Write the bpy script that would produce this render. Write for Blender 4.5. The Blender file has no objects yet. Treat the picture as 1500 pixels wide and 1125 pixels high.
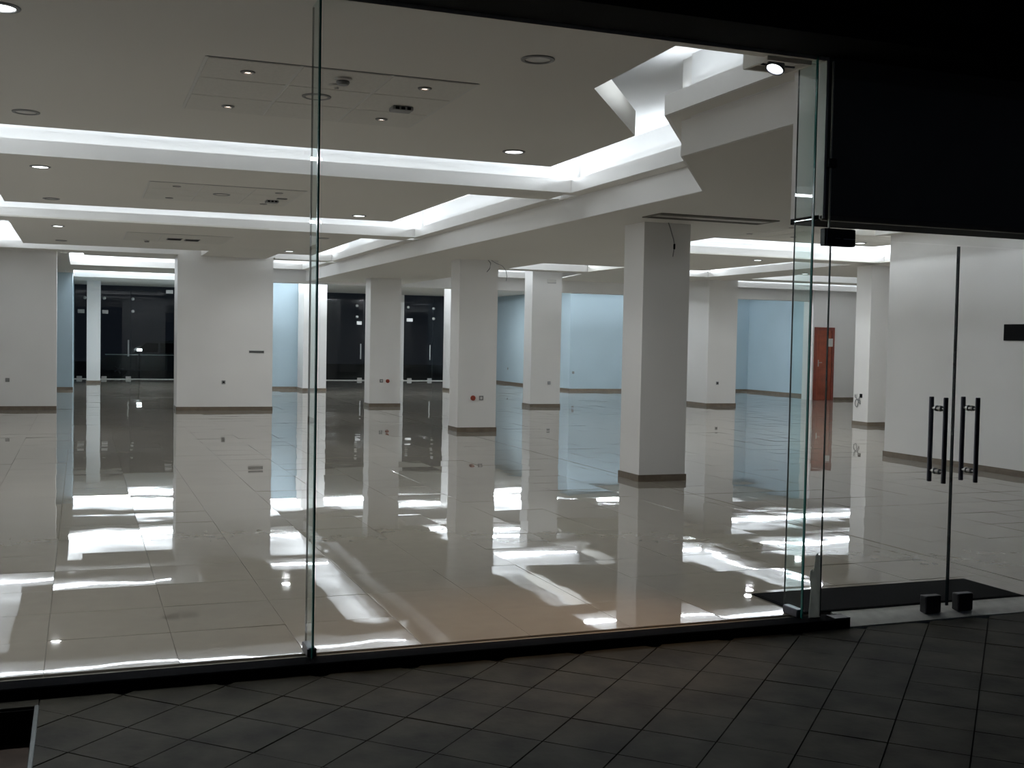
import bpy, bmesh, math, random
from mathutils import Vector, Matrix
random.seed(7)
S = bpy.context.scene
COL = S.collection

# ------------------------------------------------------------------ camera, world, exposure
def make_camera():
    f, yaw, pitch, roll = 1662.25, math.radians(20.8226), math.radians(-2.19), math.radians(1.0863)
    cy, sy, cp, sp = math.cos(yaw), math.sin(yaw), math.cos(pitch), math.sin(pitch)
    fwd = Vector((sy*cp, cy*cp, sp)); right = Vector((cy, -sy, 0)); up = right.cross(fwd)
    r2 = right*math.cos(roll) + up*math.sin(roll)
    u2 = -right*math.sin(roll) + up*math.cos(roll)
    cd = bpy.data.cameras.new('camera'); co = bpy.data.objects.new('camera', cd); COL.objects.link(co)
    M = Matrix((r2, u2, -fwd)).transposed().to_4x4(); M.translation = Vector((0, 0, 1.6))
    co.matrix_world = M
    cd.sensor_fit = 'HORIZONTAL'; cd.sensor_width = 36; cd.lens = f/1500*36
    cd.clip_start = .05; cd.clip_end = 200
    S.camera = co
make_camera()
w = bpy.data.worlds.new('night'); S.world = w; w.use_nodes = True
w.node_tree.nodes['Background'].inputs[0].default_value = (.35, .42, .6, 1)
w.node_tree.nodes['Background'].inputs[1].default_value = .020
S.view_settings.view_transform = 'Standard'; S.view_settings.look = 'None'
S.view_settings.exposure = 0.0; S.view_settings.gamma = 1; S.view_settings.use_curve_mapping = False
S.cycles.use_denoising = True; S.cycles.use_guiding = True
S.cycles.max_bounces = 12; S.cycles.diffuse_bounces = 6; S.cycles.glossy_bounces = 5
S.cycles.transparent_max_bounces = 24; S.cycles.sample_clamp_indirect = 5
S.cycles.use_adaptive_sampling = False; S.cycles.light_sampling_threshold = 0
TUBE_W = 5.7           # watts per metre of cove tube
DOWN_W = 28.0           # watts per lit round downlight
TUBE_COL = (.85, .93, 1.0)

def tube_light(a, b, z=3.43, wpm=None):
    """one fluorescent tube lying in a cove trough, shining up"""
    a = Vector((a[0], a[1], z)); b = Vector((b[0], b[1], z))
    L = (b-a).length
    if L < .2: return
    ld = bpy.data.lights.new('cove_tube_light', 'AREA'); ld.shape = 'RECTANGLE'
    ld.size = L*.96; ld.size_y = .05;  ld.energy = (wpm or TUBE_W)*L; ld.color = TUBE_COL
    o = bpy.data.objects.new('cove_tube_light', ld); COL.objects.link(o)
    x = (b-a).normalized(); left = Vector((-x.y, x.x, 0))
    zax = -(Vector((0, 0, .45))+left).normalized(); y = zax.cross(x)      # shines across the cove and up
    M = Matrix((x, y, zax)).transposed().to_4x4(); M.translation = (a+b)/2
    o.matrix_world = M

def spot(loc, target, energy, col, size, blend=.6, radius=.03):
    ld = bpy.data.lights.new('spot', 'SPOT'); ld.energy = energy; ld.color = col
    ld.spot_size = math.radians(size); ld.spot_blend = blend; ld.shadow_soft_size = radius
    o = bpy.data.objects.new('spot', ld); COL.objects.link(o); o.location = loc
    o.rotation_euler = (Vector(target)-Vector(loc)).to_track_quat('-Z', 'Y').to_euler()

# ------------------------------------------------------------------ materials
def mat(name, col, rough=.6, metal=0, spec=.5, noise=None, bump=None, emit=None, coat=0):
    m = bpy.data.materials.new(name); m.use_nodes = True
    nt = m.node_tree; p = nt.nodes['Principled BSDF']
    p.inputs['Base Color'].default_value = (*col, 1); p.inputs['Roughness'].default_value = rough
    p.inputs['Metallic'].default_value = metal; p.inputs['Specular IOR Level'].default_value = spec
    p.inputs['Coat Weight'].default_value = coat
    if emit:
        p.inputs['Emission Color'].default_value = (*emit[0], 1); p.inputs['Emission Strength'].default_value = emit[1]
    tc = nt.nodes.new('ShaderNodeNewGeometry')
    if noise:      # (scale, amount, detail)
        n = nt.nodes.new('ShaderNodeTexNoise'); n.inputs['Scale'].default_value = noise[0]
        n.inputs['Detail'].default_value = noise[2] if len(noise) > 2 else 4
        nt.links.new(tc.outputs['Position'], n.inputs['Vector'])
        r = nt.nodes.new('ShaderNodeMapRange'); r.inputs[1].default_value = .3; r.inputs[2].default_value = .7
        r.inputs[3].default_value = 1-noise[1]; r.inputs[4].default_value = 1+noise[1]
        nt.links.new(n.outputs['Fac'], r.inputs[0])
        mx = nt.nodes.new('ShaderNodeVectorMath'); mx.operation = 'SCALE'; mx.inputs[0].default_value = col
        nt.links.new(r.outputs[0], mx.inputs['Scale']); nt.links.new(mx.outputs[0], p.inputs['Base Color'])
    if bump:       # (scale, strength, distance)
        n = nt.nodes.new('ShaderNodeTexNoise'); n.inputs['Scale'].default_value = bump[0]; n.inputs['Detail'].default_value = 2
        nt.links.new(tc.outputs['Position'], n.inputs['Vector'])
        b = nt.nodes.new('ShaderNodeBump'); b.inputs['Strength'].default_value = bump[1]; b.inputs['Distance'].default_value = bump[2]
        nt.links.new(n.outputs['Fac'], b.inputs['Height']); nt.links.new(b.outputs[0], p.inputs['Normal'])
    return m

def glass_mat(name, tint, refl_rough=0.0):
    m = bpy.data.materials.new(name); m.use_nodes = True; nt = m.node_tree
    nt.nodes.clear()
    out = nt.nodes.new('ShaderNodeOutputMaterial'); mix = nt.nodes.new('ShaderNodeMixShader')
    tr = nt.nodes.new('ShaderNodeBsdfTransparent'); tr.inputs[0].default_value = (*tint, 1)
    gl = nt.nodes.new('ShaderNodeBsdfGlossy'); gl.inputs['Roughness'].default_value = refl_rough
    fr = nt.nodes.new('ShaderNodeFresnel'); fr.inputs[0].default_value = 1.45
    geo = nt.nodes.new('ShaderNodeNewGeometry')
    ff = nt.nodes.new('ShaderNodeMath'); ff.operation = 'MULTIPLY'
    inv = nt.nodes.new('ShaderNodeMath'); inv.operation = 'SUBTRACT'; inv.inputs[0].default_value = 1
    nt.links.new(geo.outputs['Backfacing'], inv.inputs[1])
    nt.links.new(fr.outputs[0], ff.inputs[0]); nt.links.new(inv.outputs[0], ff.inputs[1])
    nt.links.new(ff.outputs[0], mix.inputs[0]); nt.links.new(tr.outputs[0], mix.inputs[1]); nt.links.new(gl.outputs[0], mix.inputs[2])
    nt.links.new(mix.outputs[0], out.inputs[0])
    return m

M = {}
M['wall'] = mat('white_wall_paint', (.80, .785, .765), .7, spec=.25, noise=(1.3, .03), bump=(40, .04, .004))
M['ceil'] = mat('white_ceiling_paint', (.73, .705, .655), .8, spec=.2, noise=(.8, .02))
M['cavity'] = mat('white_cove_paint', (.8, .8, .8), .8, spec=.2, noise=(2, .02))
M['ctile'] = mat('mineral_fibre_tile', (.68, .66, .615), .9, spec=.1, noise=(60, .06, 6), bump=(120, .3, .003))
M['blue'] = mat('pale_blue_wall', (.46, .58, .65), .65, spec=.25, noise=(1.0, .04))  # even pale blue base colour for the rear walls
M['base'] = mat('brown_skirting_tile', (.17, .135, .10), .4, noise=(12, .15))
M['dark'] = mat('black_anodised_metal', (.012, .012, .015), .5, spec=.5, noise=(30, .1))
M['darkbox'] = mat('dark_cladding', (.014, .014, .0135), .85, spec=.06, noise=(3, .1))
M['panel'] = mat('charcoal_panel', (.20, .20, .185), .85, spec=.1, noise=(3, .1))
M['litedge'] = mat('lit_glass_edge', (.75, .73, .66), .4, noise=(6, .1))  # pale colour stands for light carried through the glass to its edge
M['sill'] = mat('black_sill_stone', (.006, .0062, .0075), .95, spec=.02, noise=(20, .1))
M['mould'] = mat('brown_metal_trim', (.15, .138, .11), .5, noise=(20, .1))
M['steel'] = mat('brushed_steel', (.55, .55, .54), .3, metal=1, noise=(40, .05))
M['darksteel'] = mat('dark_brushed_steel', (.10, .10, .12), .35, metal=.9, noise=(40, .08))
M['mat'] = mat('black_entrance_mat', (.010, .010, .011), .95, spec=.05, noise=(90, .3, 8), bump=(220, .6, .004))
M['stone'] = mat('pale_threshold_stone', (.62, .62, .58), .5, noise=(14, .12))
M['pave'] = mat('grimy_paving_tile', (.041, .038, .028), .8, spec=.25, noise=(4, .55, 9), bump=(35, .25, .004))
M['joint'] = mat('dark_joint', (.017, .016, .013), .9, noise=(18, .3))
M['grout'] = mat('grey_grout', (.27, .25, .21), .85, noise=(10, .1))
M['wood'] = mat('red_brown_door_wood', (.27, .055, .022), .4, noise=(6, .2))
M['woodframe'] = mat('dark_red_frame_wood', (.20, .035, .018), .4, noise=(6, .2))
M['plastic'] = mat('off_white_plastic', (.62, .61, .58), .45, noise=(20, .02))
M['grey'] = mat('grey_plastic', (.25, .25, .25), .5, noise=(20, .05))
M['red'] = mat('red_plastic', (.30, .045, .02), .4, noise=(20, .05))
M['black'] = mat('matt_black', (.006, .006, .006), .8, spec=.1, noise=(20, .05))
M['lamp'] = mat('lit_lamp_face', (1, 1, 1), .4, emit=((.93, .98, 1), 7.0))
M['halo'] = mat('lit_halogen_face', (1, .9, .8), .4, emit=((1, .80, .66), 5.0))
M['film'] = mat('grey_protective_film', (.40, .405, .38), .7, noise=(14, .2))
M['edge'] = mat('green_glass_edge', (.02, .17, .15), .15, spec=.5, noise=(6, .3))
M['edgeline'] = mat('dark_glass_edge', (.012, .022, .026), .2, noise=(6, .2))
M['finedge'] = mat('grey_glass_edge', (.10, .12, .115), .25, noise=(6, .2))
M['glass'] = glass_mat('clear_shop_glass', (.992, .993, .990))
M['finglass'] = glass_mat('green_tinted_glass', (.90, .965, .955))
M['farglass'] = glass_mat('dim_far_glass', (.75, .80, .80))
M['carpaint'] = mat('dark_car_paint', (.02, .025, .035), .2, spec=.6, coat=.8, noise=(3, .05))
M['tyre'] = mat('tyre_rubber', (.012, .012, .012), .8, noise=(30, .1))
M['nosing'] = mat('weathered_aluminium', (.10, .125, .125), .55, noise=(30, .15))
M['asphalt'] = mat('night_asphalt', (.05, .05, .05), .85, noise=(8, .3))
M['brownstep'] = mat('brown_step_tile', (.075, .050, .036), .7, noise=(9, .3))
M['goldtrim'] = mat('dull_aluminium', (.48, .46, .40), .4, metal=.6, noise=(30, .05))

def film_material():
    m = mat('grey_protective_film', (.62, .63, .60), .7, noise=(14, .2)); nt = m.node_tree
    p = nt.nodes['Principled BSDF']; out = nt.nodes['Material Output']
    t = nt.nodes.new('ShaderNodeBsdfTranslucent'); t.inputs[0].default_value = (.62, .63, .60, 1)
    mx = nt.nodes.new('ShaderNodeMixShader'); mx.inputs[0].default_value = .5
    nt.links.new(p.outputs[0], mx.inputs[1]); nt.links.new(t.outputs[0], mx.inputs[2]); nt.links.new(mx.outputs[0], out.inputs[0])
    return m
M['film'] = film_material()

def floor_material():
    m = mat('polished_porcelain', (.285, .26, .217), .02, spec=1.0)
    nt = m.node_tree; p = nt.nodes['Principled BSDF']
    g = nt.nodes.new('ShaderNodeNewGeometry')
    n = nt.nodes.new('ShaderNodeTexNoise'); n.inputs['Scale'].default_value = 2.2; n.inputs['Detail'].default_value = 1
    nt.links.new(g.outputs['Position'], n.inputs['Vector'])
    b = nt.nodes.new('ShaderNodeBump'); b.inputs['Strength'].default_value = .14; b.inputs['Distance'].default_value = .006
    nt.links.new(n.outputs['Fac'], b.inputs['Height']); nt.links.new(b.outputs[0], p.inputs['Normal'])
    n2 = nt.nodes.new('ShaderNodeTexNoise'); n2.inputs['Scale'].default_value = 9; n2.inputs['Detail'].default_value = 6
    nt.links.new(g.outputs['Position'], n2.inputs['Vector'])
    r = nt.nodes.new('ShaderNodeMapRange'); r.inputs[1].default_value = .3; r.inputs[2].default_value = .75
    r.inputs[3].default_value = .96; r.inputs[4].default_value = 1.03
    nt.links.new(n2.outputs['Fac'], r.inputs[0])
    v = nt.nodes.new('ShaderNodeVectorMath'); v.operation = 'SCALE'; v.inputs[0].default_value = (.285, .26, .217)
    nt.links.new(r.outputs[0], v.inputs['Scale']); nt.links.new(v.outputs[0], p.inputs['Base Color'])
    return m
M['floor'] = floor_material()

# ------------------------------------------------------------------ mesh helpers
class MB:
    def __init__(s): s.v = []; s.f = []; s.mi = []
    def add(s, vs, fs, mi=0):
        o = len(s.v); s.v += [tuple(v) for v in vs]; s.f += [tuple(i+o for i in f) for f in fs]; s.mi += [mi]*len(fs); return s
    def box(s, x0, x1, y0, y1, z0, z1, mi=0):
        vs = [(x0,y0,z0),(x1,y0,z0),(x1,y1,z0),(x0,y1,z0),(x0,y0,z1),(x1,y0,z1),(x1,y1,z1),(x0,y1,z1)]
        return s.add(vs, [(3,2,1,0),(4,5,6,7),(0,1,5,4),(1,2,6,5),(2,3,7,6),(3,0,4,7)], mi)
    def bbox(s, x0, x1, y0, y1, z0, z1, b=.004, mi=0):
        """box with chamfered vertical and top edges"""
        b = min(b, (x1-x0)/2.5, (y1-y0)/2.5, (z1-z0)/2.5)
        def ring(i, z): return [(x0+i+b,y0+i,z),(x1-i-b,y0+i,z),(x1-i,y0+i+b,z),(x1-i,y1-i-b,z),(x1-i-b,y1-i,z),(x0+i+b,y1-i,z),(x0+i,y1-i-b,z),(x0+i,y0+i+b,z)]
        vs = ring(b*.7, z0)+ring(0, z0+b)+ring(0, z1-b)+ring(b*.7, z1)
        fs = [tuple(reversed(range(8))), tuple(range(24, 32))]
        for k in range(3):
            for i in range(8): j = (i+1) % 8; fs.append((k*8+i, k*8+j, k*8+8+j, k*8+8+i))
        return s.add(vs, fs, mi)
    def prism(s, poly, z0, z1, mi=0):
        a = sum(poly[i][0]*poly[(i+1)%len(poly)][1]-poly[(i+1)%len(poly)][0]*poly[i][1] for i in range(len(poly)))
        if a < 0: poly = poly[::-1]
        n = len(poly)
        vs = [(p[0],p[1],z0) for p in poly]+[(p[0],p[1],z1) for p in poly]
        fs = [tuple(reversed(range(n))), tuple(range(n, 2*n))]+[(i,(i+1)%n,n+(i+1)%n,n+i) for i in range(n)]
        return s.add(vs, fs, mi)
    def lathe(s, prof, n=24, c=(0,0,0), axis='Z', mi=0, cap=True):
        """profile [(r,z)...] spun about an axis"""
        vs = []; fs = []
        for r, z in prof:
            for i in range(n):
                a = 2*math.pi*i/n; x, y = r*math.cos(a), r*math.sin(a)
                if axis == 'Z': vs.append((c[0]+x, c[1]+y, c[2]+z))
                elif axis == 'Y': vs.append((c[0]+x, c[1]-z, c[2]+y))
                else: vs.append((c[0]+z, c[1]+x, c[2]+y))
        for k in range(len(prof)-1):
            for i in range(n):
                j = (i+1) % n; fs.append((k*n+i, k*n+j, (k+1)*n+j, (k+1)*n+i))
        if cap:
            if prof[0][0] > 1e-6: fs.append(tuple(reversed(range(n))))
            if prof[-1][0] > 1e-6: fs.append(tuple((len(prof)-1)*n+i for i in range(n)))
        return s.add(vs, fs, mi)
    def tube(s, pts, r, n=8, mi=0):
        pts = [Vector(p) for p in pts]; vs = []; fs = []
        up = Vector((.13, .2, 1)).normalized()
        for i, p in enumerate(pts):
            t = (pts[min(i+1, len(pts)-1)]-pts[max(i-1, 0)]).normalized()
            a = t.cross(up)
            if a.length < .05: a = t.cross(Vector((1, 0, 0)))
            a.normalize(); b = t.cross(a)
            for k in range(n):
                q = 2*math.pi*k/n; vs.append(p+a*r*math.cos(q)+b*r*math.sin(q))
        for i in range(len(pts)-1):
            for k in range(n): j = (k+1) % n; fs.append((i*n+k, i*n+j, (i+1)*n+j, (i+1)*n+k))
        fs.append(tuple(reversed(range(n)))); fs.append(tuple((len(pts)-1)*n+k for k in range(n)))
        return s.add(vs, fs, mi)
    def mesh(s, name, mats, smooth=False, recalc=True):
        me = bpy.data.meshes.new(name); me.from_pydata(s.v, [], s.f)
        for m in (mats if isinstance(mats, (list, tuple)) else [mats]): me.materials.append(m)
        me.polygons.foreach_set('material_index', s.mi)
        if recalc: bm = bmesh.new(); bm.from_mesh(me); bmesh.ops.recalc_face_normals(bm, faces=bm.faces); bm.to_mesh(me); bm.free()
        if smooth:
            me.polygons.foreach_set('use_smooth', [True]*len(me.polygons))
            me.set_sharp_from_angle(angle=math.radians(35))
        me.update(); return me
    def build(s, name, mats, parent=None, smooth=False, loc=None, recalc=True):
        o = bpy.data.objects.new(name, s.mesh(name, mats, smooth, recalc)); COL.objects.link(o)
        if parent: o.parent = parent
        if loc: o.location = loc
        return o

def tag(o, label=None, cat=None, group=None, kind=None):
    if label: o['label'] = label
    if cat: o['category'] = cat
    if group: o['group'] = group
    if kind: o['kind'] = kind
    return o
def empty(name, loc, label=None, cat=None, group=None, kind=None, rz=0):
    o = bpy.data.objects.new(name, None); COL.objects.link(o); o.location = loc; o.rotation_euler = (0, 0, rz)
    o.empty_display_size = .1
    return tag(o, label, cat, group, kind)
def struct(o, label=None): return tag(o, label, None, None, 'structure')
def copy_tree(o, parent=None):
    c = o.copy(); COL.objects.link(c); c.parent = parent
    for ch in list(o.children): copy_tree(ch, c)
    return c

H1, H2, HC = 3.25, 2.99, 3.70     # ceiling, lowered ceiling strip, roof of the coves
YG = 5.555                        # plane of the shop window

# ------------------------------------------------------------------ floor
fl = MB().box(-2.3, 22.4, 5.60, 42.4, -.12, -.012).build('floor', M['grout']); struct(fl, 'glossy beige tiled floor of the empty shop')
T = .6125
ts = []
x0, y0 = .455 - 5*T, 5.67 - T
for i in range(41):
    for j in range(62):
        xa, xb = x0+i*T, x0+(i+1)*T
        if xa < 6.12 < xb:     # the long joint that the tiling stops at
            pass
        ya, yb = y0+j*T, y0+(j+1)*T
        if yb < 5.75: continue
        ya = max(ya, 5.60)
        if xb < -2.2 or xa > 22 or yb > 42.2: continue
        ts.append((xa, xb, ya, yb))
def view_size(t):
    cx, cy = (t[0]+t[1])/2, (t[2]+t[3])/2
    ang = math.degrees(math.atan2(cx, cy))
    vis = -4.5 < ang < 47
    return (0 if vis else 1, cx*cx+cy*cy)
ts.sort(key=view_size)
g = .0008
tile_me = MB().bbox(-T/2+g, T/2-g, -T/2+g, T/2-g, -.011, 0, .0012).mesh('floor_tile', M['floor'])
stuff = MB()
for k, (xa, xb, ya, yb) in enumerate(ts):
    cx, cy = (xa+xb)/2, (ya+yb)/2
    tx, ty = random.gauss(0, .0020), random.gauss(0, .0020)
    full = abs((yb-ya)-T) < 1e-4 and not (xa < 6.12 < xb)
    if k < 296 and full:
        o = bpy.data.objects.new('floor_tile', tile_me)
        COL.objects.link(o); o.parent = fl; o.location = (cx, cy, 0); o.rotation_euler = (tx, ty, 0)
    elif k < 296:
        spans = [(xa, xb)] if not (xa < 6.12 < xb) else [(xa, 6.113), (6.127, xb)]
        for (p, q) in spans:
            mx = (p+q)/2
            o = MB().bbox(p-mx+g, q-mx-g, ya-cy+g, yb-cy-g, -.011, 0, .0012).build('floor_tile', M['floor'], fl, loc=(mx, cy, 0))
            o.rotation_euler = (tx, ty, 0)
    else:
        spans = [(xa, xb)] if not (xa < 6.12 < xb) else [(xa, 6.113), (6.127, xb)]
        for (p, q) in spans:
            vs = []
            for (x, y) in ((p+g, ya+g), (q-g, ya+g), (q-g, yb-g), (p+g, yb-g)):
                vs.append((x, y, (y-cy)*tx-(x-cx)*ty))
            stuff.add(vs, [(0, 1, 2, 3)])
o = stuff.build('far_floor_tiles', M['floor'], fl, recalc=False); o['kind'] = 'stuff'

# ------------------------------------------------------------------ walls and columns
def wall(name, parts, m='wall', label=None, base=()):
    b = MB()
    for p in parts: b.box(*p)
    o = struct(b.build(name, M[m]), label)
    for p in base: MB().box(*p).build('baseboard', M['base'], o)
    return o
BH = .078
wall('wall_right', [(11.1, 11.4, 5.62, 13.67, 0, HC)], label='plain white wall behind the glass doors',
     base=[(11.085, 11.1, 5.62, 13.685, 0, BH), (11.1, 11.4, 13.67, 13.685, 0, BH)])
wall('wall_left', [(-2.2, -1.93, 5.62, 25.1, 0, HC), (-2.2, -.47, 25.1, 25.6, 0, HC)], label='white wall at the left end of the shop',
     base=[(-1.93, -1.915, 5.62, 25.1, 0, BH), (-1.93, -.465, 25.085, 25.1, 0, BH)])
wall('wall_block', [(1.88, 3.86, 24.7, 25.5, 0, HC)], label='broad free-standing white wall block left of the glass fin',
     base=[(1.87, 3.87, 24.685, 24.7, 0, BH), (1.865, 1.88, 24.685, 25.5, 0, BH)])
wall('wall_left_rear', [(-2.2, -.22, 33.8, 41.9, 0, HC)], 'blue', 'pale blue wall beside the far left glass', base=[(-2.2, -.205, 33.785, 33.8, 0, BH)])
wall('wall_middle_rear', [(3.95, 6.2, 34.5, 42, 0, HC)], 'blue', 'pale blue rear wall behind the white block', base=[(3.95, 6.2, 34.485, 34.5, 0, BH)])
wall('wall_right_rear', [(14.8, 21.6, 33.7, 42, 0, HC)], 'blue', 'long pale blue rear wall', base=[(14.785, 21.6, 33.685, 33.7, 0, BH), (14.785, 14.8, 33.685, 41.8, 0, BH)])
wall('wall_far_side', [(21.5, 22.3, 28.45, 33.7, 0, HC)], 'blue', 'pale blue side wall beyond the red door', base=[(21.485, 21.5, 28.9, 33.7, 0, BH)])
wall('wall_door', [(20.35, 22.3, 28.4, 28.9, 0, HC)], label='white wall around the red-brown door', base=[(21.13, 22.3, 28.385, 28.4, 0, BH)])
wall('wall_outer_right', [(22.0, 22.3, 13.4, 28.4, 0, HC), (11.4, 22.0, 13.4, 13.67, 0, HC)], label='outer right wall hidden behind the column')
wall('wall_back', [(-.3, 22, 41.75, 42.0, 3.27, HC), (3.3, 3.95, 41.75, 42, 0, HC), (6.2, 7.7, 41.75, 42, 0, HC), (10.32, 11.45, 41.75, 42.05, 0, HC), (14.2, 14.8, 41.75, 42, 0, HC), (10.2,11.46,41.73,41.76,0,.05)],
     label='white rear wall between the far glass doors')
def column(x0, x1, y0, y1, z1, label):
    o = struct(MB().box(x0, x1, y0, y1, 0, z1).build('column', M['wall']), label)
    e = .014
    MB().box(x0-e, x1+e, y0-e, y1+e, 0, BH).build('baseboard', M['base'], o)
    return o
column(6.02, 6.62, 11.66, 12.16, H2+.05, 'nearest white square column, its front face in shade')
column(6.10, 6.80, 18.66, 19.15, H2+.05, 'second white column with a red button and dangling cable')
column(6.27, 7.0, 25.8, 26.3, H2+.05, 'third white column in the row, between the far glass doors')
column(10.16, 10.93, 25.45, 25.95, HC, 'white column right of the second column, with a grey mark near its top')
column(15.1, 15.95, 25.55, 26.9, HC, 'broad white column just right of the nearest column')
column(14.95, 15.75, 18.95, 19.42, HC, 'white column beside the right wall with a cable loop')
column(6.13, 6.82, 33.5, 34.4, HC, 'rear white column behind the glass fin')
column(10.67, 11.4, 33.5, 34.2, HC, 'rear white column behind the second column')
column(.17, .58, 38.5, 38.9, HC, 'slim white pillar in front of the far left glass')

# ------------------------------------------------------------------ ceiling
ceil = struct(MB().box(-2.3, 22.4, 5.6, 42.3, HC, HC+.12).build('ceiling', M['cavity']), 'white suspended ceiling with lit coves')
def panel(poly, up=True, name='ceiling_panel', top=.2, skip=()):
    b = MB().prism(poly, H1+.002, H1+.025)
    if up:
        n = len(poly)
        a = sum(poly[i][0]*poly[(i+1)%n][1]-poly[(i+1)%n][0]*poly[i][1] for i in range(n))
        for i in range(n):
            if i in skip: continue
            p, q = Vector(poly[i]), Vector(poly[(i+1) % n]); d = (q-p).normalized()
            nin = Vector((-d.y, d.x))*(1 if a > 0 else -1)*.02
            b.prism([tuple(p), tuple(q), tuple(q+nin), tuple(p+nin)], H1+.025, H1+top)
    o = b.build(name, M['ceil'], ceil)
    if up:      # closed box added above the panel keeps the tube light in the cove
        c = Vector((sum(p[0] for p in poly)/len(poly), sum(p[1] for p in poly)/len(poly)))
        q = off_poly(list(poly)+[poly[0], poly[1]], -.35 if a > 0 else .35)
        ring = q[1:len(poly)+1]
        MB().prism(ring, H1+.02, HC).build('cove_light_block', M['cavity'], ceil)
    return o
def soffit(poly): return panel(poly, False, 'soffit')
def off_poly(pts, d):
    """offset an open polyline to the right of its direction by d (mitred)"""
    out = []
    for i, p in enumerate(pts):
        p = Vector(p); ns = []
        if i > 0: t = (p-Vector(pts[i-1])).normalized(); ns.append(Vector((t.y, -t.x)))
        if i < len(pts)-1: t = (Vector(pts[i+1])-p).normalized(); ns.append(Vector((t.y, -t.x)))
        m = sum(ns, Vector((0, 0)))
        if len(ns) == 2: m = m.normalized(); m = m/ max(.3, m.dot(ns[0]))
        out.append(tuple(p+m*d))
    return out
def cove(pts, w=.18, lit=True, wpm=None, wallback=True):
    """fascia lip along pts (room on the left hand), trough and back wall on the right hand, tubes between"""
    f0 = off_poly(pts, -.004); a = off_poly(pts, .025); c = off_poly(pts, w); e = off_poly(pts, w+.03); m = off_poly(pts, w*.8)
    b = MB()
    for i in range(len(pts)-1): b.prism([f0[i], f0[i+1], a[i+1], a[i]], H1, H1+.145)
    b.build('cove_lip', M['wall'], ceil)
    b = MB()
    for i in range(len(pts)-1): b.prism([pts[i], pts[i+1], c[i+1], c[i]], H1+.001, H1+.02)
    b.build('cove_trough', M['ceil'], ceil)
    if wallback:
        b = MB()
        for i in range(len(pts)-1): b.prism([c[i], c[i+1], e[i+1], e[i]], H1+.004, HC)
        b.build('cove_back', M['cavity'], ceil)
    if lit:
        for i in range(len(pts)-1): tube_light(m[i], m[i+1], wpm=wpm)
# lowered strip over the column row
strip = [(4.16, 5.89), (7.72, 5.89), (7.72, 28.5), (5.27, 28.5), (5.27, 9.09), (4.16, 7.5)]
MB().prism(strip, H2, HC).build('bulkhead', M['wall'], ceil)
MB().prism([(4.18, 5.9), (7.70, 5.9), (7.70, 28.5), (5.29, 28.5), (5.29, 9.09), (4.18, 7.5)], H2-.002, H2).build('lowered_soffit', M['ceil'], ceil)
MB().box(3.3, 22, 28.5, 28.9, 2.94, HC).build('bulkhead', M['wall'], ceil)
# left bay, row by row
XL, XR = -1.75, 5.08
panel([(-.95, 5.64), (3.08, 5.64), (3.12, 6.80), (4.13, 8.20), (4.15, 10.0), (-.95, 10.0)])
MB().box(-3.2, 4.027, 5.563, 5.64, H1+.001, H1+.16).build('soffit', M['ceil'], ceil)
cove([(3.95, 5.66), (3.95, 7.37), (XR, 8.97), (XR, 11.62), (XL, 11.62), (XL, 5.66)])
panel([(XL, 11.62), (XR, 11.62), (XR, 12.32), (4.11, 12.32), (4.11, 15.72), (-.92, 15.9), (-.92, 12.32), (XL, 12.32)], skip=(0, 1, 7))
cove([(XR, 12.32), (XR, 17.93), (XL, 18.0), (XL, 12.32)])
panel([(XL, 17.95), (XR, 17.95), (XR, 18.62), (4.35, 18.62), (4.38, 23.0), (3.7, 23.05), (3.7, 24.75), (2.35, 24.75), (2.35, 23.1), (-1.02, 23.2), (-1.02, 18.62), (XL, 18.62)], skip=(0, 1, 11))
cove([(XR, 18.62), (XR, 24.5), (3.86, 24.5)])
cove([(1.88, 24.5), (XL, 24.5), (XL, 18.62)])
soffit([(XL-.2, 24.5), (1.88, 24.5), (1.88, 25.5), (2.4, 25.5), (2.4, 26.2), (.05, 26.0), (.05, 25.4), (XL-.2, 25.4)])
soffit([(3.86, 24.5), (XR, 24.5), (XR, 25.0), (3.86, 25.0)])
cove([(XR, 25.1), (XR, 28.0), (3.86, 28.0)])
cove([(3.3, 29.75), (-.25, 29.75), (-.25, 25.5)], wpm=20)
soffit([(-2.1, 25.4), (-.4, 25.4), (-.4, 33.8), (-2.1, 33.8)])
soffit([(-.4, 29.75), (3.3, 29.75), (3.3, 32.4), (-.4, 32.4)])
cove([(3.3, 36.0), (-.2, 36.0), (-.2, 32.4)], wpm=90)
soffit([(-.4, 36.0), (3.3, 36.0), (3.3, 41.8), (-.4, 41.8)])
soffit([(3.3, 28.9), (14.8, 28.9), (14.8, 29.6), (3.3, 29.6)])
soffit([(3.3, 29.6), (4.6, 29.6), (4.6, 41.8), (3.3, 41.8)])
soffit([(4.6, 34.3), (14.8, 34.3), (14.8, 41.8), (4.6, 41.8)])
soffit([(14.2, 29.6), (14.8, 29.6), (14.8, 34.3), (14.2, 34.3)])
cove([(14.2, 29.6), (14.2, 34.3), (4.6, 34.3), (4.6, 29.6), (14.2, 29.6)], wpm=34)  # unseen cove behind the bulkhead, added to light the rear
soffit([(14.8, 28.9), (22, 28.9), (22, 29.6), (14.8, 29.6)])
soffit([(14.8, 32.4), (22, 32.4), (22, 33.75), (14.8, 33.75)])
cove([(20.2, 29.6), (20.2, 32.4), (14.8, 32.4), (14.8, 29.6), (20.2, 29.6)], wpm=17)  # another hidden cove, added to brighten the right rear walls
soffit([(20.2, 29.6), (22, 29.6), (22, 32.4), (20.2, 32.4)])
soffit([(XR+.15, 8.9), (5.3, 9.0), (5.3, 28.5), (XR+.15, 28.5)])
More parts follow.
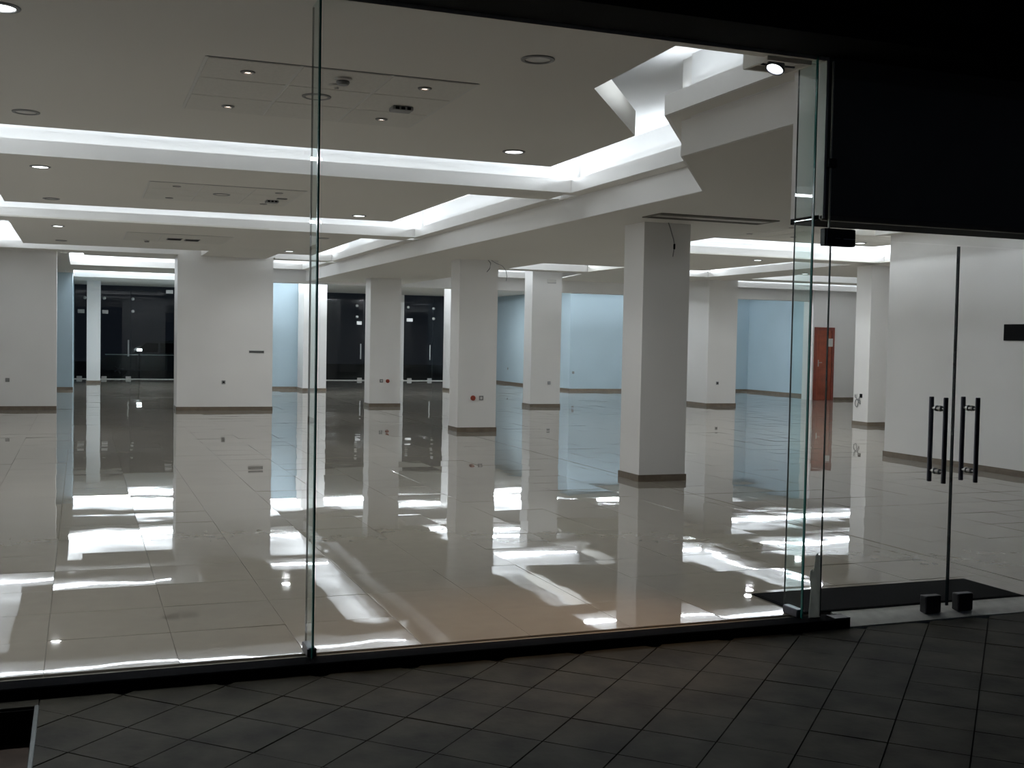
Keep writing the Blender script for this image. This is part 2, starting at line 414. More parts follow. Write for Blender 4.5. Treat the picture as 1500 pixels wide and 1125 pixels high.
# right bay
XA = 7.95
panel([(8.85, 5.64), (10.1, 5.64), (10.1, 10.0), (8.85, 10.0)])
cove([(10.93, 5.66), (10.93, 11.62), (XA, 11.62), (XA, 5.66)], w=.15, wpm=3.5)
panel([(XA, 11.62), (10.93, 11.62), (10.93, 12.3), (10.15, 12.3), (10.15, 13.9), (12.17, 13.9), (12.17, 15.42), (8.85, 15.42), (8.85, 12.3), (XA, 12.3)], skip=(0, 1, 9))
cove([(10.93, 12.3), (10.93, 13.8), (14.72, 13.8), (14.72, 18.3), (XA, 18.25), (XA, 12.3)], w=.15, wpm=12.5)
panel([(XA, 18.25), (14.72, 18.25), (14.72, 18.95), (13.06, 18.95), (13.08, 22.45), (12.5, 22.45), (12.5, 24.45), (11.15, 24.45), (11.15, 22.4), (8.9, 22.4), (8.9, 18.95), (XA, 18.95)], skip=(0, 1, 11))
cove([(14.4, 18.95), (14.4, 24.45), (12.5, 24.45)], w=.15, wpm=12.5)
cove([(11.15, 24.45), (XA, 24.45), (XA, 18.95)], w=.15, wpm=12.5)
soffit([(XA, 24.45), (11.15, 24.45), (11.15, 25.1), (XA, 25.1)])
soffit([(11.15, 24.45), (15.0, 24.45), (15.0, 28.5), (11.9, 28.5), (11.4, 25.3), (11.15, 25.1)])
cove([(11.7, 27.9), (XA, 27.9), (XA, 25.2)], w=.15, wpm=12.5)
soffit([(14.56, 13.7), (15.0, 13.7), (15.0, 24.45), (14.56, 24.45)])
soffit([(15.0, 22.4), (15.6, 22.4), (15.6, 28.5), (15.0, 28.5)])
soffit([(15.0, 13.7), (22, 13.7), (22, 22.4), (15.0, 22.4)])
cove([(22, 24.4), (15.6, 24.4), (15.6, 22.45)], w=.15, wpm=12.5)
soffit([(15.6, 24.4), (22, 24.4), (22, 25.3), (15.6, 25.3)])
cove([(22, 28.1), (15.7, 28.1), (15.7, 25.4)], w=.15, wpm=12.5)

# two added fill lamps, unseen behind block and second column, to brighten the rear
for x, y in ((12.6, 37.5), (3.05, 36.9)):
    b = MB().lathe([(.074, .0), (.078, -.008), (.098, -.006), (.101, 0)], 24, (x, y, H1)).build('rear_fill_trim', M['grey'], ceil, True)
    ld = bpy.data.lights.new('rear_fill_light', 'AREA'); ld.shape = 'DISK'; ld.size = .14; ld.energy = 75; ld.color = (.92, .97, 1)
    lo = bpy.data.objects.new('rear_fill_light', ld); COL.objects.link(lo); lo.location = (x, y, H1-.02)
# mineral-fibre tile fields set into the panels
def tile_field(xa, xb, ya, yb):
    nx = ny = 3; sx, sy = (xb-xa)/nx, (yb-ya)/ny
    me = MB().bbox(-sx/2+.009, sx/2-.009, -sy/2+.006, sy/2-.006, -.003, .01, .003).mesh('ceiling_tile', M['ctile'])
    for i in range(nx):
        for j in range(ny):
            o = bpy.data.objects.new('ceiling_tile', me); COL.objects.link(o); o.parent = ceil
            o.location = (xa+(i+.5)*sx, ya+(j+.5)*sy, H1-.002)
    b = MB()
    for i in range(nx+1): b.box(xa+i*sx-.010, xa+i*sx+.010, ya, yb, H1-.0022, H1+.003)
    b.build('tile_grid', M['plastic'], ceil)
    b = MB()
    for j in range(ny+1): b.box(xa, xb, ya+j*sy-.006, ya+j*sy+.006, H1-.0016, H1+.003)
    b.build('tile_grid', M['grey'], ceil)
for ya in (7.0, 12.95, 19.6): tile_field(.69, 2.39, ya, ya+1.67)
tile_field(8.95, 10.10, 13.2, 14.9)

# ------------------------------------------------------------------ shop window
sill = struct(MB().bbox(-3.2, 4.235, 5.463, 5.60, -.06, .004, .006).build('trim_1', M['sill']), 'black stone sill under the shop window')
MB().box(4.13, 4.237, 5.47, 5.56, -.05, .012).build('end_block', M['dark'], sill)
def pane(name, x0, x1, z0, z1, label, y=YG, edges='LR', g='glass'):
    root = struct(empty(name, ((x0+x1)/2, y, z0)), label)
    w2 = (x1-x0)/2
    MB().box(-w2+.006, w2-.006, -.006, .006, 0, z1-z0).build('glass_pane', M[g], root)
    for s in edges:
        x = -w2 if s == 'L' else w2-.006
        MB().box(x, x+.006, -.006, .006, 0, z1-z0).build('glass_edge', M['edge'], root)
    return root
pane('window_1', -3.2, 1.083, 0, 3.30, 'left pane of the frameless shop window', edges='R')
pane('window_2', 1.090, 3.962, 0, 3.30, 'wide middle pane of the frameless shop window', edges='R')
def fin(x, label):
    root = struct(empty('glass_fin', (x, 5.63, 0)), label)
    MB().box(-.006, .006, -.058, .114, 0, H1).build('glass_pane', M['finglass'], root)
    MB().box(-.0045, .0045, .114, .117, 0, H1).build('glass_edge', M['finedge'], root)
    MB().box(-.0062, .0062, -.064, -.058, 0, H1).build('glass_edge', M['edge'], root)
    MB().bbox(-.024, .024, -.05, .10, 0, .05, .006).build('floor_shoe', M['darksteel'], root)
    return root
fin(1.083, 'green glass fin behind the seam of the two window panes')
fin(3.966, 'green glass fin beside the glass doors')

# dark fascia above and roller box over the doors
struct(MB().box(-3.5, 10, 5.15, 5.547, 3.268, 4.6).build('trim_2', M['darkbox']), 'black fascia beam over the whole shop front')
MB().box(-3.5, 10, 5.10, 5.15, 3.40, 3.52).build('ledge', M['darkbox'], bpy.data.objects['trim_2'])
rb = struct(MB().box(4.045, 10, 5.575, 5.886, 2.37, 3.40).build('trim_3', M['panel']), 'black boxed-in panel above the glass doors')
MB().box(4.030, 4.0445, 5.565, 5.886, 2.345, 3.40).build('side_cheek', M['wall'], rb)
MB().bbox(4.03, 10, 5.567, 5.60, 2.335, 2.369, .006).build('bottom_moulding', M['mould'], rb)
MB().box(4.03, 10, 5.60, 5.886, 2.335, 2.369).build('underside', M['darkbox'], rb)
# transom glass over the doors
tr = pane('window_3', 4.064, 9.5, 2.238, 3.25, 'clear transom glass in front of the black panel', edges='')
MB().box(-2.719, -2.712, -.008, .006, 0, 1.012).build('glass_edge', M['litedge'], tr)
MB().bbox(-2.738, -2.680, -.02, .02, .40, .452, .006).build('bracket', M['dark'], tr)
# doors
def door(name, x0, x1, label, hx, px, pivot=False):
    root = struct(empty(name, (x0, YG, .012)), label)
    W = x1-x0
    MB().box(.004, W-.004, -.006, .006, 0, 2.215).build('glass_pane', M['glass'], root)
    for x in (0, W-.004): MB().box(x, x+.004, -.0062, .0062, 0, 2.215).build('glass_edge', M['edgeline'], root)
    # pull handle: bars on both faces joined by two standoffs
    hd = empty('handle', (hx-x0, 0, 1.03)); hd.parent = root
    for y in (-.062, .062):
        MB().lathe([(.012, -.262), (.0145, -.259), (.0145, .259), (.012, .262)], 20, (0, y, 0)).build('grip_bar', M['darksteel'], hd, True)
    for z in (-.193, .193):
        MB().lathe([(.007, -.05), (.007, -.03), (.016, -.028), (.019, -.012), (.012, -.006), (.012, .006), (.019, .012), (.016, .028), (.007, .03), (.007, .05)],
                   16, (0, 0, z), 'Y').build('standoff', M['steel'], hd, True)
    lp = MB().bbox(px-x0-.06, px-x0+.06, -.026, .026, -.036, .072, .005).build('floor_lock', M['dark'], root)
    MB().box(px-x0-.058, px-x0-.050, -.0265, .0265, -.034, .070).build('lock_cap', M['darksteel'], lp)
    if pivot:
        pp = MB().bbox(-.055, .161, -.024, .024, 2.174, 2.274, .004).build('pivot_patch', M['dark'], root)
        MB().box(-.045, -.041, -.0255, .0245, 2.176, 2.272).build('patch_seam', M['steel'], pp)
        MB().box(.015, .055, -.0255, 0, 2.216, 2.2205).build('patch_slot', M['grey'], pp)
        MB().box(.073, .160, -.0255, 0, 2.214, 2.2185).build('patch_slot', M['steel'], pp)
    return root
door('door_1', 4.080, 5.018, 'left glass door leaf with steel pull handle', 4.908, 4.898, True)
door('door_2', 5.025, 5.96, 'right glass door leaf with steel pull handle', 5.154, 5.146)
st = struct(MB().add([(4.237, 5.47, -.07), (9.5, 5.47, -.07), (9.5, 5.66, -.07), (4.237, 5.66, -.07), (4.237, 5.47, -.044), (9.5, 5.47, -.044), (9.5, 5.66, .003), (4.237, 5.66, .003)],
    [(3,2,1,0),(4,5,6,7),(0,1,5,4),(1,2,6,5),(2,3,7,6),(3,0,4,7)]).build('trim_4', M['stone']), 'pale stone threshold under the glass doors')
mt = MB().bbox(4.03, 5.745, 5.655, 6.20, 0, .008, .003).build('door_mat', M['mat'])
tag(mt, 'black entrance mat on the floor inside the glass doors', 'mat')
MB().box(4.045, 5.73, 5.67, 6.185, .008, .0105).build('pile', M['mat'], mt)
# torn strip of protective film
pts = [(4.006, .0), (4.084, .0), (4.084, .20), (4.078, .30), (4.072, .372), (4.060, .368), (4.056, .385), (4.044, .372), (4.040, .30), (4.030, .27), (4.026, .292), (4.014, .282), (4.010, .235), (4.020, .18), (4.013, .12)]
b = MB(); n = len(pts)
b.add([(x, 5.552-.004*math.sin(z*18), z) for x, z in pts]+[(x, 5.560-.004*math.sin(z*18), z) for x, z in pts],
      [tuple(range(n)), tuple(range(2*n-1, n-1, -1))]+[(i, (i+1) % n, n+(i+1) % n, n+i) for i in range(n)])
tag(b.build('film_strip', M['film']), 'torn grey strip of film upright at the foot of the glass door', 'film')

# ------------------------------------------------------------------ pavement outside
pv = struct(MB().box(-.17, 12, -3, 5.465, -.16, -.062).build('pavement', M['joint']), 'dark tiled pavement laid diagonally')
MB().box(-6, -.17, 5.36, 5.465, -.5, -.05).build('kerb_strip', M['pave'], pv)
D = .4575
def clip(poly, a, b, c):
    out = []
    for i in range(len(poly)):
        p, q = poly[i], poly[(i+1) % len(poly)]
        dp, dq = a*p[0]+b*p[1]-c, a*q[0]+b*q[1]-c
        if dp <= 0: out.append(p)
        if dp*dq < 0: t = dp/(dp-dq); out.append((p[0]+(q[0]-p[0])*t, p[1]+(q[1]-p[1])*t))
    return out
cand = []
for i in range(-6, 34):
    for j in range(-14, 8):
        if (i+j) % 2 == 0: continue
        cx, cy = 1.102+i*D/2, 4.954+j*D/2
        h = D/2-.0045
        poly = [(cx-h, cy), (cx, cy-h), (cx+h, cy), (cx, cy+h)]
        poly = clip(poly, 0, 1, 5.463)
        poly = clip(poly, -1, 0, .165)
        if len(poly) < 3: continue
        ar = abs(sum(poly[k][0]*poly[(k+1)%len(poly)][1]-poly[(k+1)%len(poly)][0]*poly[k][1] for k in range(len(poly))))/2
        if ar < .003: continue
        cand.append((cx, cy, poly))
def pk(c): return math.hypot(c[0]-2.6, (c[1]-4.9)*1.6)
cand.sort(key=pk)
rest = MB()
for k, (cx, cy, poly) in enumerate(cand):
    dz = random.uniform(-.0012, .0008)
    if k < 290:
        o = MB().prism([(x-cx, y-cy) for x, y in poly], -.02, 0).build('paving_tile', M['pave'], pv, loc=(cx, cy, -.05+dz))
        o.rotation_euler = (random.gauss(0, .0018), random.gauss(0, .0018), 0)
    else: rest.prism(poly, -.07, -.05+dz)
o = rest.build('outer_paving_tiles', M['pave'], pv); o['kind'] = 'stuff'
# sunken step at the lower left with its metal nosing
stp = struct(MB().box(-6, -.17, -3, 5.36, -.6, -.21).build('sunken_step', M['brownstep']), 'sunken brown step at the left edge of the pavement')
MB().box(-6, -.185, 5.345, 5.36, -.21, -.062).build('riser', M['black'], stp)
MB().bbox(-.185, -.165, -3, 5.362, -.21, -.046, .004).build('metal_nosing', M['nosing'], stp)

# ------------------------------------------------------------------ ceiling fittings
def downlight(x, y, on, label, proto={}):
    if on not in proto:
        r = empty('downlight', (0, 0, 0))
        MB().lathe([(.074, .0), (.078, -.008), (.098, -.006), (.101, 0), (.098, .004)], 32).build('trim_ring', M['grey'], r, True)
        if on: MB().lathe([(.0005, -.004), (.074, -.003), (.074, .0)], 32).build('lamp_face', M['lamp'], r)
        else: MB().lathe([(.0005, -.0015), (.06, -.0012), (.074, -.0005)], 32).build('lamp_face', M['plastic'], r)
        proto[on] = r
    else: r = copy_tree(proto[on])
    r.location = (x, y, H1-.0005)
    if on:
        ld = bpy.data.lights.new('downlight_lamp', 'AREA'); ld.shape = 'DISK'; ld.size = .14; ld.energy = DOWN_W; ld.color = (.95, .98, 1)
        ld.spread = math.radians(165)
        lo = bpy.data.objects.new('downlight_lamp', ld); COL.objects.link(lo); lo.location = (x, y, H1-.02)
    tag(r, label, 'downlight', 'round recessed ceiling downlights')
downlight(-.393, 6.41, True, 'lit round downlight at the top left corner, partly cut off')
downlight(3.529, 9.34, True, 'lit round downlight by the near right corner of the nearest bright cove')
downlight(2.497, 6.24, False, 'unlit dark-ringed downlight right of the tiled ceiling field, under the black fascia')
downlight(-.394, 9.36, False, 'unlit dark-ringed downlight above the left end of the nearest cove')
downlight(-.388, 12.37, True, 'lit downlight just below the left end of the nearest cove')
downlight(-.352, 15.26, False, 'unlit downlight above the left end of the second cove')
downlight(3.513, 15.18, True, 'lit downlight above the right corner of the second cove')
downlight(-.342, 19.12, True, 'lit downlight between the second and third coves at the left')
downlight(-.339, 22.1, False, 'unlit downlight right above the left end of the third cove')
downlight(3.772, 22.2, True, 'lit downlight above the thin third cove right of the white block')
downlight(3.785, 18.94, False, 'unlit downlight just right of the window seam')
downlight(11.541, 14.94, True, 'lit downlight right of the black door pivot patch')
downlight(12.262, 18.97, True, 'lit downlight between the bright coves right of the nearest column')
downlight(15.429, 21.91, True, 'small lit downlight seen through the fin beside the glass doors')

def halogen(x, y, label, proto=[]):
    if not proto:
        r = empty('halogen_spotlight', (0, 0, 0))
        MB().lathe([(.022, -.001), (.026, -.010), (.044, -.007), (.047, 0)], 24).build('trim_ring', M['grey'], r, True)
        MB().lathe([(.0005, -.006), (.022, -.003)], 20).build('bulb', M['halo'], r)
        proto.append(r)
    else: r = copy_tree(proto[0])
    r.location = (x, y, H1-.006)
    tag(r, label, 'spotlight', 'small halogen spotlights in the tiled ceiling fields')
for x, y, l in ((.966, 7.28, 'small glowing halogen at the near left corner of the nearest tiled field'),
                (.98, 8.42, 'small glowing halogen at the far left corner of the nearest tiled field'),
                (2.102, 7.24, 'small glowing halogen at the near right corner of the nearest tiled field'),
                (2.102, 8.39, 'small glowing halogen at the far right corner of the nearest tiled field'),
                (.989, 13.2, 'tiny glowing halogen, near left one of the second tiled field'),
                (.989, 14.36, 'tiny glowing halogen, far left one of the second tiled field'),
                (2.123, 13.23, 'tiny glowing halogen, near right one of the second tiled field'),
                (2.12, 14.41, 'tiny glowing halogen, far right one of the second tiled field'),
                (9.24, 14.53, 'tiny pale halogen above the bright cove right of the nearest column'),
                (9.249, 13.47, 'tiny halogen left of the fin beside the doors, near the lowered ceiling'),
                (10.05, 14.59, 'tiny pinkish halogen seen inside the fin beside the doors')): halogen(x, y, l)

def fitting(name, label, cat, x, y, parts):
    r = empty(name, (x, y, H1-.006), label, cat)
    for nm, mb, m, sm in parts: mb.build(nm, M[m], r, sm)
    return r
def smoke(label, x, y):
    fitting('smoke_detector', label, 'detector', x, y, [
        ('base', MB().lathe([(.055, 0), (.055, -.012), (.048, -.016)], 24), 'plastic', True),
        ('sensor_head', MB().lathe([(.04, -.016), (.044, -.026), (.034, -.042), (.001, -.046)], 24), 'grey', True)])
smoke('round smoke detector at the near edge of the nearest tiled field', 1.55, 7.20)
fitting('ceiling_sensor', 'pale round sensor just behind the smoke detector', 'sensor', 1.552, 7.40, [
    ('base', MB().lathe([(.052, 0), (.050, -.012), (.001, -.018)], 24), 'ctile', True), ('eye', MB().lathe([(.015, -.014), (.012, -.026), (.001, -.028)], 16), 'plastic', True)])
def speaker(label, x, y):
    fitting('ceiling_speaker', label, 'speaker', x, y, [
        ('rim', MB().lathe([(.075, -.002), (.085, -.010), (.098, -.006), (.1, 0)], 28), 'grey', True), ('grille', MB().lathe([(.075, -.004), (.001, -.006)], 28), 'ctile', False)])
speaker('flat round ceiling speaker in the middle of the nearest tiled field', 1.50, 7.81)
speaker('flat round ceiling speaker in the middle of the second tiled field', 1.53, 13.69)
def outlet_box(label, x, y):
    fitting('junction_box', label, 'box', x, y, [
        ('cover', MB().bbox(-.075, .075, -.06, .06, -.030, 0, .006), 'grey', False)] + [
        ('socket_hole', MB().bbox(-.058+.042*k, -.028+.042*k, -.0615, -.05, -.026, -.006, .002), 'black', False) for k in range(3)])
outlet_box('grey box with three dark holes in the nearest tiled field', 2.125, 7.91)
outlet_box('small box with dark holes in the second tiled field', 2.16, 14.0)
fitting('blank_cover', 'flat grey cover plate beside the dark-holed box of the second field', 'cover', 2.237, 13.73, [('plate', MB().bbox(-.06, .06, -.03, .03, -.012, 0, .003), 'grey', False), ('slot', MB().box(-.04, .04, -.008, .008, -.0125, -.011), 'black', False)])
smoke('dark small detector in the third tiled field, left of the slot vents', 1.073, 20.99)
def slot_vent(label, x, y):
    fitting('slot_vent', label, 'vent', x, y, [('frame', MB().bbox(-.125, .125, -.17, .17, -.010, 0, .003), 'grey', False), ('opening', MB().box(-.11, .11, -.15, .15, -.012, -.008), 'black', False), ('blade', MB().box(-.11, .11, -.006, .006, -.014, -.010), 'dark', False)])
slot_vent('left one of two dark slot vents in the third tiled field', 1.50, 20.5)
slot_vent('right one of two dark slot vents in the third tiled field', 1.80, 20.55)

# linear air grille in the lowered strip
r = empty('air_grille', (6.5, 11.0, H2-.002), 'long flat air grille in the lowered ceiling above the nearest column', 'grille')
b = MB()
b.box(-.74, .74, -.22, -.19, -.012, 0).box(-.74, .74, .19, .22, -.012, 0).box(-.74, -.71, -.19, .19, -.012, 0).box(.71, .74, -.19, .19, -.012, 0)
b.build('frame', M['mould'], r)
MB().box(-.71, .71, -.19, .19, -.003, 0).build('backing', M['black'], r)
for y in (-.15, -.11, .09, .13, .17): MB().box(-.71, .71, y-.006, y+.006, -.010, -.003).build('slat', M['mould'], r)
MB().box(-.70, .70, -.08, .06, -.011, -.003).build('centre_bar', M['goldtrim'], r)

# gimbal spotlight in its box under the fascia
r = empty('gimbal_spotlight', (3.80, 5.73, 3.226), 'square boxed gimbal spotlight, glowing, under the black fascia', 'spotlight')
b = MB()
b.box(-.15, .15, -.13, .13, .03, .4).box(-.15, .15, -.13, -.11, 0, .03).box(-.15, .15, .11, .13, 0, .03).box(-.15, -.13, -.11, .11, 0, .03).box(.13, .15, -.11, .11, 0, .03)
b.build('housing', M['ceil'], r)
gm = empty('lamp_head', (-.03, -.03, -.008)); gm.parent = r; gm.rotation_euler = (math.radians(-8), math.radians(26), 0)
MB().lathe([(.046, .03), (.052, .012), (.058, -.010), (.054, -.018), (.048, -.016), (.047, -.004)], 28).build('ring', M['darksteel'], gm, True)
MB().lathe([(.0475, -.010), (.030, -.006), (.024, -.004)], 28).build('reflector', M['lamp'], gm)
MB().lathe([(.024, -.004), (.012, -.010), (.001, -.011)], 20).build('bulb', M['halo'], gm)
MB().tube([(-.11, 0, .01), (-.05, 0, .008)], .006).build('bracket_arm', M['darksteel'], r)
MB().tube([(.03, 0, .01), (.12, 0, .012)], .006).build('bracket_arm', M['darksteel'], r)
spot((3.74, 5.69, 3.17), (2.45, 5.68, 0), 190, (1, .62, .36), 50, 1.0)

# ------------------------------------------------------------------ things on the walls
def wallplate(name, label, cat, loc, face, mats=('plastic', 'grey'), group='wall sockets', size=.04, round_=False):
    """face: 'Y' looks to -Y, 'X' looks to -X"""
    r = empty(name, loc, label, cat, group, rz=0 if face == 'Y' else -math.pi/2)
    if round_:
        MB().lathe([(.044, 0), (.044, .02), (.036, .028)], 24, axis='Y').build('plate', M[mats[0]], r, True)
        MB().lathe([(.03, .028), (.028, .05), (.001, .052)], 20, axis='Y').build('button', M[mats[1]], r, True)
    else:
        MB().bbox(-size, size, -.012, 0, -size, size, .004).build('plate', M[mats[0]], r)
        MB().lathe([(size*.55, .010), (size*.5, .014), (.001, .0145)], 20, axis='Y').build('socket_face', M[mats[1]], r)
    return r
wallplate('wall_socket', 'grey socket low on the white wall at the left edge', 'socket', (-1.39, 25.1, .61), 'Y', ('grey', 'grey'))
wallplate('wall_socket', 'grey socket low on the broad white wall block', 'socket', (2.835, 24.7, .60), 'Y', ('grey', 'black'))
wallplate('wall_socket', 'small pale socket beside the red button on the second column', 'socket', (6.525, 18.66, .59), 'Y', ('grey', 'plastic'))
wallplate('alarm_button', 'round red alarm button on the second column', 'button', (6.374, 18.66, .59), 'Y', ('red', 'red'), 'red alarm buttons', round_=True)
wallplate('wall_socket', 'small pale socket beside the red button on the third column', 'socket', (6.55, 25.8, .605), 'Y', ('grey', 'plastic'))
wallplate('alarm_button', 'round red alarm button on the third column, farther away', 'button', (6.702, 25.8, .60), 'Y', ('red', 'red'), 'red alarm buttons', round_=True)
wallplate('wall_socket', 'grey socket low on the column with the grey mark', 'socket', (10.64, 25.45, .59), 'Y', ('grey', 'grey'))
wallplate('wall_socket', 'grey socket low on the broad column right of the nearest column', 'socket', (15.4, 25.55, .60), 'Y', ('grey', 'black'))
wallplate('wall_socket', 'pale socket on the cable-loop column, left of the pair', 'socket', (14.95, 19.34, .60), 'X', ('plastic', 'grey'))
wallplate('wall_socket', 'black socket on the cable-loop column, right of the pair', 'socket', (14.95, 19.17, .605), 'X', ('black', 'black'))
wallplate('wall_socket', 'tiny socket on the far pale blue wall, deeper of the two', 'socket', (14.8, 39.37, .56), 'X', ('grey', 'grey'))
wallplate('wall_socket', 'tiny socket on the far pale blue wall, nearer of the two', 'socket', (14.8, 37.58, .61), 'X', ('grey', 'grey'))
wallplate('wall_socket', 'tiny socket at the corner of the long pale blue wall', 'socket', (14.93, 33.7, .60), 'Y', ('grey', 'grey'))
# cable loop under the pair of sockets
c = [(14.935, 19.26+.085*math.sin(a), .46+.085*math.cos(a)-.01) for a in [math.radians(d) for d in range(-160, 175, 15)]]
tag(MB().tube([(14.935, 19.34, .58)]+c[4:]+[(14.935, 19.20, .585)], .009).build('cable_loop', M['grey']), 'loop of grey cable hanging below the sockets on the column', 'cable')
r = empty('slot_plate', (3.52, 24.7, 1.256), 'thin dark horizontal slot plate on the broad white wall block', 'plate')
MB().bbox(-.16, .16, -.012, 0, -.028, .028, .004).build('plate', M['grey'], r); MB().box(-.15, .15, -.014, -.01, -.008, .008).build('slot', M['black'], r)
r = empty('wall_box', (10.66, 25.45, 3.05), 'faint grey mark of a flush box near the top of a column', 'box')
MB().bbox(-.12, .12, -.006, 0, -.05, .05, .003).build('cover', M['plastic'], r); MB().box(-.11, .11, -.0075, -.005, -.04, -.03).build('shadow_gap', M['grey'], r)
# black plate on the right wall
r = empty('wall_panel', (11.1, 11.2, 1.824), 'black rectangular plate on the right wall at the right edge', 'panel')
MB().bbox(-.012, 0, -.18, .215, -.105, .105, .004).build('plate', M['black'], r); MB().box(-.0135, -.011, -.15, .15, -.08, .08).build('face', M['black'], r)
# cables dangling from column tops
tag(MB().tube([(6.31, 11.63, 2.99), (6.325, 11.61, 2.93), (6.345, 11.61, 2.87), (6.365, 11.60, 2.80), (6.385, 11.61, 2.73), (6.378, 11.615, 2.66), (6.372, 11.62, 2.60)], .006).build('dangling_cable', M['grey']),
    'thin cable dangling down the front of the nearest column', 'cable')
MB().lathe([(.010, -.03), (.012, -.02), (.012, .03), (.006, .035)], 12, (6.383, 11.61, 2.715)).build('cable_end', M['black'], bpy.data.objects['dangling_cable'], True)
tag(MB().tube([(6.60, 18.63, 2.99), (6.63, 18.58, 2.93), (6.61, 18.57, 2.84), (6.57, 18.6, 2.78)], .008).build('dangling_cable', M['grey']), 'short cable end at the top of the second column', 'cable')
tag(MB().tube([(6.66, 18.63, 2.985), (6.74, 18.58, 2.93), (6.84, 18.58, 2.90), (6.92, 18.6, 2.82), (6.95, 18.62, 2.72), (6.94, 18.63, 2.64)], .005).build('dangling_cable', M['grey']), 'cable curving out in the air right of the second column', 'cable')

# red-brown door in the right rear wall
dr = struct(empty('door_3', (20.39, 28.4, 0)), 'closed red-brown wooden door with a paper notice')
b = MB().box(0, .09, -.03, .02, 0, 2.17).box(.62, .71, -.03, .02, 0, 2.17).box(.09, .62, -.03, .02, 2.08, 2.17); b.build('door_frame', M['woodframe'], dr)
lf = MB().bbox(.09, .62, -.012, .02, 0, 2.08, .004).build('door_leaf', M['wood'], dr)
for z0, z1 in ((.15, .95), (1.15, 1.95)): MB().bbox(.16, .55, -.018, -.01, z0, z1, .004).build('door_panel', M['wood'], lf)
hd = MB().bbox(.145, .175, -.02, -.01, 1.0, 1.2, .003).build('handle', M['steel'], dr)
MB().tube([(.16, -.02, 1.12), (.16, -.055, 1.12), (.26, -.055, 1.12)], .009).build('lever', M['steel'], hd)
nt_ = MB().bbox(.455, .645, -.036, -.030, 1.60, 1.84, .001).build('paper_notice', M['plastic'], dr)

# ------------------------------------------------------------------ far shop front
YF = 41.8
def far_front(name, x0, x1, label, seams, patches, bolts, handles, locks):
    root = struct(empty(name, (0, YF, 0)), label)
    xs = [x0]+seams+[x1]
    for a, b_ in zip(xs[:-1], xs[1:]): MB().box(a+.006, b_-.006, -.006, .006, 0, 3.27).build('glass_pane', M['farglass'], root)
    for x in seams: MB().box(x-.005, x+.005, -.007, .007, 0, 3.27).build('glass_edge', M['edgeline'], root)
    for x, z, w in patches: MB().bbox(x-w/2, x+w/2, -.03, .03, z-.065, z+.065, .008).build('patch_fitting', M['steel'], root)
    for x, z in bolts: MB().lathe([(.055, -.02), (.055, .03), (.04, .04)], 16, (x, 0, z), 'Y').build('bolt_fitting', M['steel'], root, True)
    for x in handles: MB().tube([(x, -.05, .80), (x, -.05, 1.37)], .028).build('handle', M['steel'], root)
    for x in locks: MB().bbox(x-.09, x+.09, -.03, .03, 0, .10, .008).build('floor_lock', M['steel'], root)
    return root
far_front('window_4', -.25, 3.3, 'dark far glass doors at the left rear', [.28, 1.62], [(0.0, 2.33, .22), (.78, 2.33, .2), (2.91, 3.09, .24)], [(1.69, 2.80), (1.69, 2.37), (.12, 2.8), (.75, 2.8)], [1.545], [-.05, .75, 1.55])
far_front('window_5', 7.7, 10.32, 'dark far glass door left of the third column', [9.9], [(9.73, 2.15, .2)], [(9.64, 2.79), (9.645, 2.38)], [9.79], [9.77])
far_front('window_6', 11.45, 14.2, 'dark far glass door right of the third column', [12.6], [(11.68, 2.31, .24)], [(11.62, 2.79), (12.62, 2.77), (12.63, 2.38)], [12.49], [11.70, 12.5])
struct(MB().box(-.3, 14.8, 41.6, 41.95, -.02, .02).build('trim_5', M['stone']), 'pale threshold under the far glass doors')
struct(MB().box(-10, 30, 42.3, 70, -.3, -.06).build('road', M['asphalt']), 'dark street behind the far glass doors')

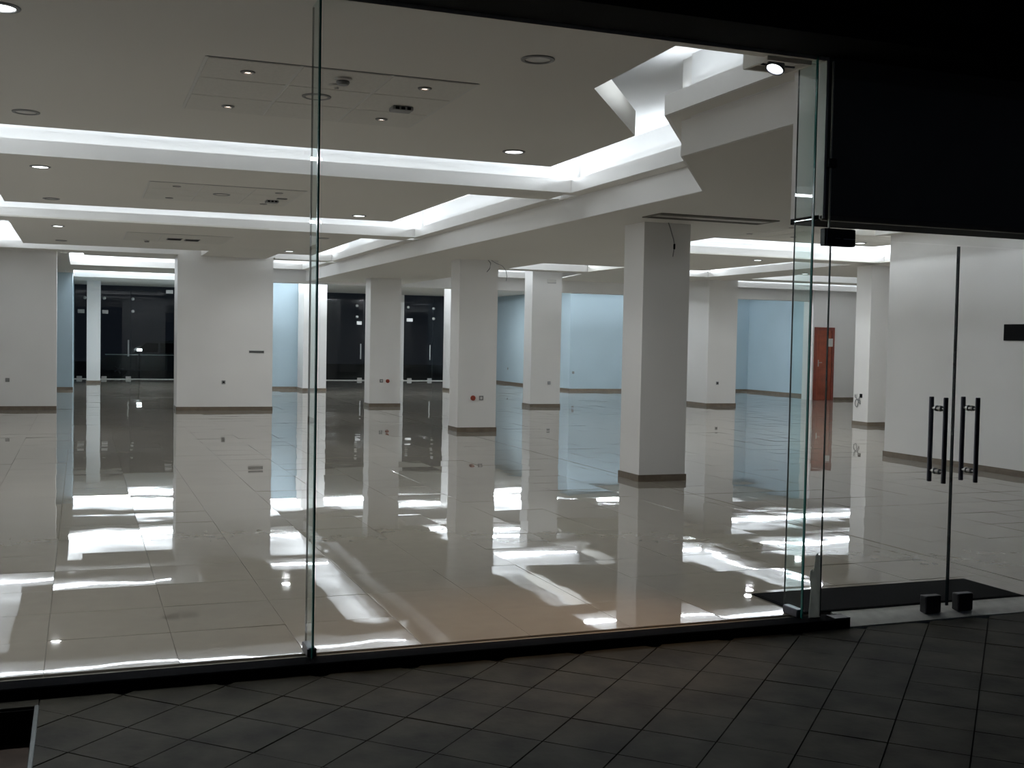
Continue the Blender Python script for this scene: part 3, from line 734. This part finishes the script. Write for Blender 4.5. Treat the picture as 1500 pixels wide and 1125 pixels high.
# parked car outside the far glass
def car():
    r = empty('car', (.55, 45.2, -.06), 'dark car parked in the street behind the far left glass', 'car')
    prof = [(0, .35), (.03, .62), (.25, .74), (1.05, .90), (1.75, 1.38), (2.9, 1.42), (3.65, 1.08), (4.15, .98), (4.25, .6), (4.2, .32), (3.8, .26), (.3, .26)]
    n = len(prof)
    def sec(y, k): return [(x if z < .95 else 2.4+(x-2.4)*(1-.06*k), y, z) for x, z in prof]
    rows = [sec(0, 1), sec(.06, .3), sec(1.66, .3), sec(1.72, 1)]
    vs = [v for rr in rows for v in rr]; fs = [tuple(range(n)), tuple(range(4*n-1, 3*n-1, -1))]
    for k in range(3):
        for i in range(n): j = (i+1) % n; fs.append((k*n+i, k*n+j, (k+1)*n+j, (k+1)*n+i))
    MB().add(vs, fs).build('body', M['carpaint'], r)
    for xa, xb in ((1.32, 2.2), (2.28, 3.25)):
        MB().add([(xa, -.006, .93), (xb, -.006, .95), (xb-.12 if xb > 3 else xb, -.006, 1.30), (xa+.45 if xa < 2 else xa, -.006, 1.32),
                  (xa, .02, .93), (xb, .02, .95), (xb-.12 if xb > 3 else xb, .02, 1.30), (xa+.45 if xa < 2 else xa, .02, 1.32)],
                 [(0,1,2,3),(7,6,5,4),(0,4,5,1),(1,5,6,2),(2,6,7,3),(3,7,4,0)]).build('side_window', M['black'], r)
    MB().box(.3, 4.2, -.012, 0, .84, .87).build('side_trim', M['steel'], r)
    for x in (.78, 3.4):
        for y in (.02, 1.5):
            wv = MB().lathe([(.17, -.09), (.29, -.09), (.31, -.05), (.31, .07), (.29, .09), (.17, .09)], 28, (x, y+.09, .31), 'Y', cap=False).build('wheel', M['tyre'], r, True)
            sp = MB().lathe([(.045, .10), (.001, .105)], 14, (x, y+.09, .31), 'Y')
            for k in range(5):
                a = k*2*math.pi/5
                sp.tube([(x, y-.0, .31), (x+.18*math.cos(a), y-.0, .31+.18*math.sin(a))], .022, 6)
            sp.build('alloy_spokes', M['steel'], wv)
    MB().bbox(.02, .22, .02, .1, .60, .70, .02).build('headlamp', M['steel'], r)
    MB().bbox(1.45, 1.62, -.16, 0, .95, 1.07, .02).build('wing_mirror', M['carpaint'], r)
car()
r = empty('bollard_lamp', (2.02, 44.1, -.05), 'small glowing white bollard lamp in the dark behind the far left glass', 'lamp')
MB().lathe([(.04, -.06), (.03, 0), (.03, .98), (.05, 1.0)], 14).build('post', M['dark'], r, True)
MB().bbox(-.09, .09, -.05, .05, 1.0, 1.09, .01).build('lamp_glass', M['lamp'], r)
